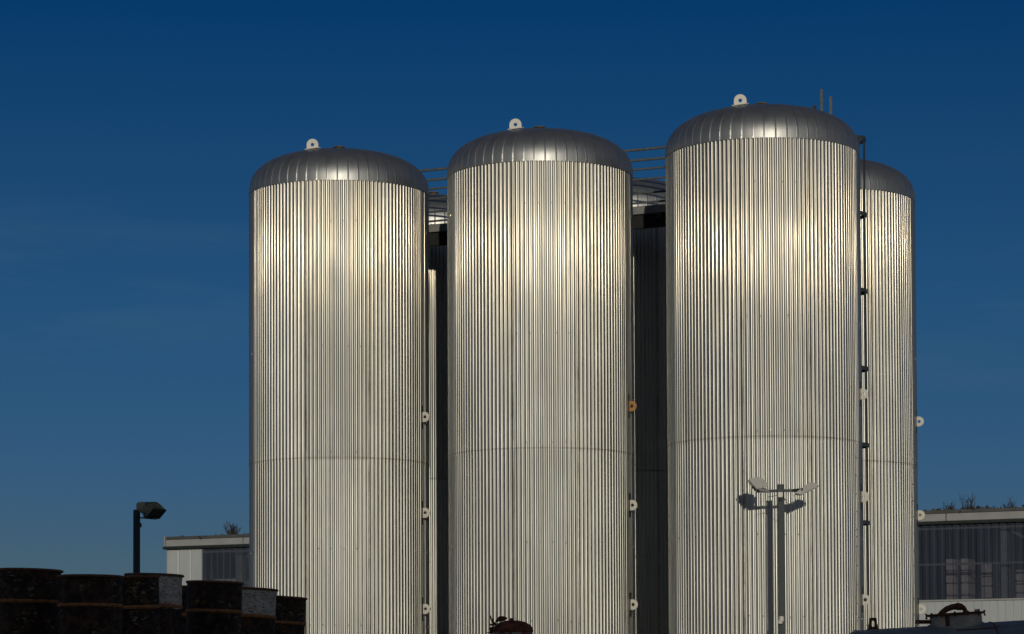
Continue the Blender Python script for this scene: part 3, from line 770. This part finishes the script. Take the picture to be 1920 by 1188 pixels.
drum(352, 1098, 30.2, 'drum mostly hidden behind the wide black scuffed drum', True, 8.8, (0, 0))

# ------------------------------------------------------------------ rusty red vessel, bottom middle
Yv = 33.0
pv = at(962, 1182.5, Yv)
rv = thing('rusty_vessel', 'rusty red flaking vessel with a domed lid and clamp before the middle tank', 'vessel', (pv.x, pv.y, 0))
b = MB(); b.lathe([(0.231, 0.0), (0.231, pv.z - 0.005)], 56); b.build('shell', M['red'], rv, smooth=True)
b = MB()
wr = lambda a, i: 0.005 * math.cos(17 * a) * (0.4 if i > 5 else 1) + 0.004 * math.cos(5 * a + 1)
b.lathe([(0.225, -0.012), (0.243, -0.010), (0.246, 0.012), (0.240, 0.022), (0.236, 0.035), (0.222, 0.062), (0.19, 0.092), (0.14, 0.116), (0.08, 0.13), (0.02, 0.134)], 68, c=(0, 0, pv.z), fn=wr)
lid = b.build('domed_lid', M['lidrust'], rv, smooth=True)
def L7(zx, zy, dy=0.0): return zp(zx, zy, 880, 1130, 12.0, Yv) - Vector((pv.x, pv.y, 0)) + Vector((0, dy, 0))
b = MB(); b.hull([L7(x, y, d) for x, y in ((575, 420), (640, 320), (690, 285), (810, 295), (860, 345), (760, 400)) for d in (-0.05, 0.04)]); b.build('hinge_block', M['rust'], lid, bevel=0.006)
b = MB(); b.bar(L7(470, 290, -0.22), L7(535, 470, -0.22), 0.02, 0.016); b.bar(L7(535, 350, -0.22), L7(535, 695, -0.22), 0.02, 0.016); b.bar(L7(460, 495, -0.22), L7(600, 490, -0.2), 0.02, 0.024); b.bar(L7(450, 590, -0.2), L7(540, 575, -0.2), 0.02, 0.04); b.bar(L7(400, 668, -0.2), L7(540, 668, -0.2), 0.018, 0.012); b.bar(L7(500, 420, -0.21), L7(600, 470, -0.2), 0.02, 0.02)
b.hull([L7(x, y, d) for x, y in ((455, 600), (540, 575), (545, 700), (465, 700)) for d in (-0.22, -0.18)]); b.build('clamp_lever', M['rust'], rv, bevel=0.002)
b = MB(); b.lathe([(0.02, 0.0), (0.02, 0.012), (0.01, 0.018)], 12, c=L7(955, 375, -0.16)); b.hull([L7(x, y, d) for x, y in ((905, 345), (985, 345), (985, 430), (905, 430)) for d in (-0.2, -0.05)]); b.build('lid_boss', M['rust'], lid, bevel=0.004)

# ------------------------------------------------------------------ grey steel tank lying at lower right
Yt = 36.0
def L6(zx, zy, dy=0.0): return zp(zx, zy, 1590, 1110, 5.82, Yt) + Vector((0, dy, 0))
ptl, ptr = at(1640, 1178.5, Yt), at(1920, 1161.5, Yt)
tilt = math.atan2(ptr.z - ptl.z, ptr.x - ptl.x)
TRr = 1.12
pe = at(1586, 1182, Yt)
org = Vector((pe.x, Yt, 0))
lt = thing('steel_tank', 'blue-grey steel tank lying on its side at the lower right, rust around its hatch', 'tank', org)
AX = Vector((math.cos(tilt), 0, math.sin(tilt))); UPV = Vector((-math.sin(tilt), 0, math.cos(tilt)))
c0 = ptl - org - UPV * TRr - AX * (ptl - org).dot(AX)   # axis point at the left end
prof = [(0.0, -0.0)] ; Lt = 6.2
prof = [(TRr * math.sin(a), 0.26 - 0.26 * math.cos(a)) for a in [math.pi / 2 * k / 12 for k in range(1, 13)]] + [(TRr, 0.26 + (Lt - 0.52) * k / 20) for k in range(1, 21)] + [(TRr * math.cos(a), Lt - 0.26 + 0.26 * math.sin(a)) for a in [math.pi / 2 * k / 12 for k in range(1, 12)]]
b = MB(); n = 96; vs = []
for r, x in prof:
    for j in range(n):
        a = 2 * math.pi * j / n; vs.append(c0 + AX * x + (UPV * math.cos(a) + Vector((0, 1, 0)) * math.sin(a)) * r)
fs = [(i * n + j, i * n + (j + 1) % n, (i + 1) * n + (j + 1) % n, (i + 1) * n + j) for i in range(len(prof) - 1) for j in range(n)] + [tuple(range(n)), tuple((len(prof) - 1) * n + j for j in range(n))]
b.add(vs, fs); b.build('shell', M['tank'], lt, smooth=True)
def topz(xw, dy=0.0):    # height of the shell's top above world x (relative to org)
    q = (xw - c0.x) / math.cos(tilt); return (c0 + AX * q).z + math.sqrt(TRr ** 2 - dy ** 2) / math.cos(tilt)
# weld beads and strap lines round the shell
for x, r, mm in ((0.27, 0.006, 'tank'), (2.05, 0.005, 'rust'), (3.9, 0.006, 'tank')):
    b = MB(); b.tube([c0 + AX * x + (UPV * math.cos(a) + Vector((0, 1, 0)) * math.sin(a)) * (TRr + 0.002) for a in [2 * math.pi * j / 96 for j in range(96)]], r * 1.6, 6, closed=True); b.build('weld_seam', M[mm], lt, smooth=True)
# saddles
for x in (1.2, 5.0):
    p = c0 + AX * x
    b = MB(); b.box((p.x, p.y, (p.z - 0.8) / 2), (0.3, 1.6, p.z - 0.8)); b.build('saddle', M['concrete'], lt)
# hatch: neck, flange lid with bolts, elbow pipe
hc = L6(1172, 245) - org
rot = Matrix.Rotation(-tilt, 3, 'Y')
def HN(v): return hc + rot @ Vector(v)
def lathe_h(prof, n=56, cap=True):
    m_ = MB(); m_.lathe(prof, n, cap0=cap, cap1=cap); m_.v = [HN(v) for v in m_.v]; return m_
neck = lathe_h([(0.352, -0.30), (0.346, -0.09), (0.340, -0.002)], 64).build('hatch_neck', M['neck'], lt, smooth=True)
b = MB(); b.tube([hc + Vector((0.36 * math.cos(a), 0.36 * math.sin(a), 0)) + Vector((0, 0, topz(hc.x + 0.36 * math.cos(a), 0.36 * math.sin(a)) - hc.z)) for a in [2 * math.pi * j / 64 for j in range(64)]], 0.014, 6, closed=True); b.build('neck_weld', M['neck'], neck, smooth=True)
b = MB(); b.v = []
bb = MB(); bb.box((-0.165, -0.315, -0.075), (0.04, 0.05, 0.14)); b.add([HN(v) for v in bb.v], bb.f); b.build('neck_rib', M['rust'], neck)
lidm = lathe_h([(0.02, 0.0), (0.385, 0.0), (0.39, 0.012), (0.385, 0.026), (0.10, 0.03)], 64).build('hatch_lid', M['rust'], lt, smooth=True)
for k in range(14):
    a = 2 * math.pi * (k + 0.1) / 14
    b = MB(); bb = MB(); bb.lathe([(0.008, -0.03), (0.013, -0.028), (0.013, -0.014), (0.007, -0.012), (0.007, 0.026), (0.014, 0.026), (0.014, 0.038), (0.008, 0.042)], 8, c=(0.392 * math.cos(a), 0.392 * math.sin(a), 0)); b.add([HN(v) for v in bb.v], bb.f)
    b.build('bolt', M['rust'], lidm)
b = MB(); bb = MB(); bb.box((0.275, -0.1, 0.045), (0.065, 0.05, 0.03)); b.add([HN(v) for v in bb.v], bb.f); b.build('handle_block', M['neck'], lidm)
b = MB(); P = [L6(x, y, d) - org for x, y, d in ((985, 245, -0.10), (1020, 215, -0.08), (1070, 180, -0.05), (1130, 158, -0.03), (1185, 150, 0.0), (1225, 152, 0.02), (1262, 163, 0.03), (1280, 185, 0.03), (1284, 225, 0.03))]
b.tube(P, 0.035, 16, radii=[0.030, 0.036, 0.039, 0.040, 0.042, 0.040, 0.036, 0.031, 0.030])
b.tube([L6(1190, 150) - org, L6(1212, 150, 0.01) - org], 0.05, 16); b.tube([L6(1222, 152, 0.01) - org, L6(1236, 156, 0.02) - org], 0.047, 16)
b.build('elbow_pipe', M['rust'], lt, smooth=True)
# flat bar on the left of the neck, lifting eye near the left end, bent rod on the right
b = MB(); zb = L6(812, 320, -0.05) - org
b.plate_hole([(-0.10, -0.026), (0.10, -0.026), (0.10, 0.026), (-0.10, 0.026)], (-0.065, 0.0), 0.008, 0.02, lambda x, z, y: zb + Vector((x, y, z))); b.build('bracket_bar', M['rust'], lt)
le = L6(273, 400) - org; le.z = topz(le.x) - 0.012
out = [(-0.068, 0), (0.068, 0), (0.062, 0.05), (0.045, 0.155), (0.035, 0.167), (-0.035, 0.167), (-0.045, 0.155), (-0.062, 0.05)]
b = MB(); b.plate_hole(out, (0.0, 0.085), 0.022, 0.025, lambda x, z, y: le + Vector((x, y, z)), hrz=0.042); b.box(le + Vector((0, 0, 0.012)), (0.15, 0.10, 0.02)); b.build('lifting_eye', M['rust'], lt, bevel=0.003)
b = MB(); pts = [(1120, 372), (1300, 380), (1430, 402), (1520, 412), (1575, 400), (1588, 375), (1570, 355), (1545, 350)]
PP = []
for x, y in pts:
    q = L6(x, y) - org; dy = -0.45 if x < 1560 else -0.42
    q = L6(x, y, dy) - org; q = Vector((q.x * 1.0, dy, topz(q.x, dy) + 0.008)); PP.append(q)
b.tube(PP, 0.007, 6); b.build('bent_rod', M['rust'], lt, smooth=True)

# ------------------------------------------------------------------ unseen blocks added behind the camera to shade the near yard
def shade_block(name, label, x0, x1, y0, y1, h, gable):
    t = thing(name, label, 'building', ((x0 + x1) / 2, (y0 + y1) / 2, 0))
    w, d = x1 - x0, y1 - y0
    b = MB(); b.box((0, 0, h / 2), (w, d, h)); b.build('wall', M['brick'], t)
    b = MB(); b.add([(-w / 2 - .2, -d / 2 - .3, h), (w / 2 + .2, -d / 2 - .3, h), (w / 2 + .2, d / 2 + .1, h), (-w / 2 - .2, d / 2 + .1, h), (-w / 2 - .2, -d * 0.1, h + gable), (w / 2 + .2, -d * 0.1, h + gable)], [(0, 1, 5, 4), (2, 3, 4, 5), (0, 4, 3), (1, 2, 5), (0, 3, 2, 1)]); b.build('roof', M['slate'], t)
    k = max(2, int(w / 16))
    for i in range(k):
        for z in (3.2, 8.6, 14.0, 19.4):
            f = MB(); x = -w / 2 + (i + 0.5) * w / k; f.box((x, d / 2 + 0.02, z), (6.4, 0.08, 2.6)); fo = f.build('window', M['fascia'], t)
            f = MB(); f.box((x, d / 2 + 0.07, z), (6.1, 0.04, 2.3)); f.build('pane', M['winglass'], fo)
shade_block('added_shade_block', 'long unseen block added behind the camera to shade the near yard', 4.15, 90, -100, -80, 24.7, 0.6)
shade_block('added_shade_block', 'taller unseen block added behind the camera to shade the left pole and drums', -80, 4.05, -102, -80, 28.5, 0.6)

# ------------------------------------------------------------------ light
EL, AZ = R_(9.7), R_(4.3)
EXPO = -0.9; SKYGAIN = 2 ** 0.9; BACKSKY = (2.7, 1.85, 1.5)
w = bpy.data.worlds.new('World'); S.world = w; w.use_nodes = True
nt = w.node_tree; bg = nt.nodes['Background']
sky = nt.nodes.new('ShaderNodeTexSky'); sky.sky_type = 'NISHITA'; sky.sun_disc = False
sky.sun_elevation = EL; sky.sun_rotation = math.pi - AZ
sky.air_density = 0.6; sky.dust_density = 0.0; sky.ozone_density = 1.5
tc = nt.nodes.new('ShaderNodeTexCoord'); sep = nt.nodes.new('ShaderNodeSeparateXYZ'); nt.links.new(tc.outputs['Generated'], sep.inputs[0])
# polarised, deepened blue of the photograph, by height above the horizon
el = N(nt, 'ShaderNodeMath', operation='MULTIPLY'); nt.links.new(sep.outputs['Z'], el.inputs[0]); el.inputs[1].default_value = 2.5
SKYT = [(0.055, (0.22, 0.295, 0.375)), (0.083, (0.185, 0.325, 0.475)), (0.15, (0.132, 0.365, 0.56)), (0.20, (0.095, 0.345, 0.56)), (0.26, (0.019, 0.285, 0.565))]
deep = ramp(nt, el.outputs[0], [(z * 2.5, tuple(c * SKYGAIN for c in col)) for z, col in SKYT])
wisp = noise(nt, (lambda mp: (nt.links.new(tc.outputs['Generated'], mp.inputs['Vector']), mp.inputs.__getitem__('Scale').__setattr__('default_value', (9, 9, 60)), mp.outputs['Vector'])[-1])(nt.nodes.new('ShaderNodeMapping')), 1.0, 5, 0.55)
fwd = ramp(nt, (lambda m_: (nt.links.new(sep.outputs['Y'], m_.inputs[0]), m_.outputs[0])[-1])(N(nt, 'ShaderNodeMapRange', **{'From Min': -1.0, 'From Max': 1.0})), [(0.5, 0.0), (0.8, 1.0)])
deep = mixc(nt, fwd, BACKSKY, deep)
wm = nt.nodes.new('ShaderNodeMix'); wm.data_type = 'RGBA'; wm.blend_type = 'MULTIPLY'; wm.inputs[0].default_value = 1.0
nt.links.new(sky.outputs[0], wm.inputs[6]); nt.links.new(deep, wm.inputs[7])
wv = ramp(nt, wisp, [(0.52, 0.0), (0.85, 1.0)])
band = ramp(nt, el.outputs[0], [(0.22, 0.0), (0.32, 1.0), (0.42, 1.0), (0.5, 0.0)])
wf = N(nt, 'ShaderNodeMath', operation='MULTIPLY'); nt.links.new(wv, wf.inputs[0]); nt.links.new(band, wf.inputs[1])
wf2 = N(nt, 'ShaderNodeMath', operation='MULTIPLY'); nt.links.new(wf.outputs[0], wf2.inputs[0]); wf2.inputs[1].default_value = 0.34
wx = mixc(nt, wf2.outputs[0], wm.outputs[2], (2.2, 4.6, 7.6))
nt.links.new(wx, bg.inputs['Color'])
bg.inputs['Strength'].default_value = 0.05
sun = bpy.data.lights.new('sun', 'SUN'); sun.energy = 2.5; sun.angle = R_(0.5); sun.color = (1.0, 0.91, 0.73)
so = bpy.data.objects.new('sun', sun); C.objects.link(so)
sd = Vector((math.sin(AZ) * math.cos(EL), -math.cos(AZ) * math.cos(EL), math.sin(EL)))
so.rotation_euler = sd.to_track_quat('Z', 'Y').to_euler(); so.location = sd * 100

S.view_settings.view_transform = 'Standard'; S.view_settings.look = 'None'
S.view_settings.exposure = EXPO; S.view_settings.gamma = 1.0
S.cycles.max_bounces = 8; S.cycles.glossy_bounces = 5; S.cycles.transparent_max_bounces = 12
S.cycles.sample_clamp_indirect = 6.0
S.cycles.use_denoising = True
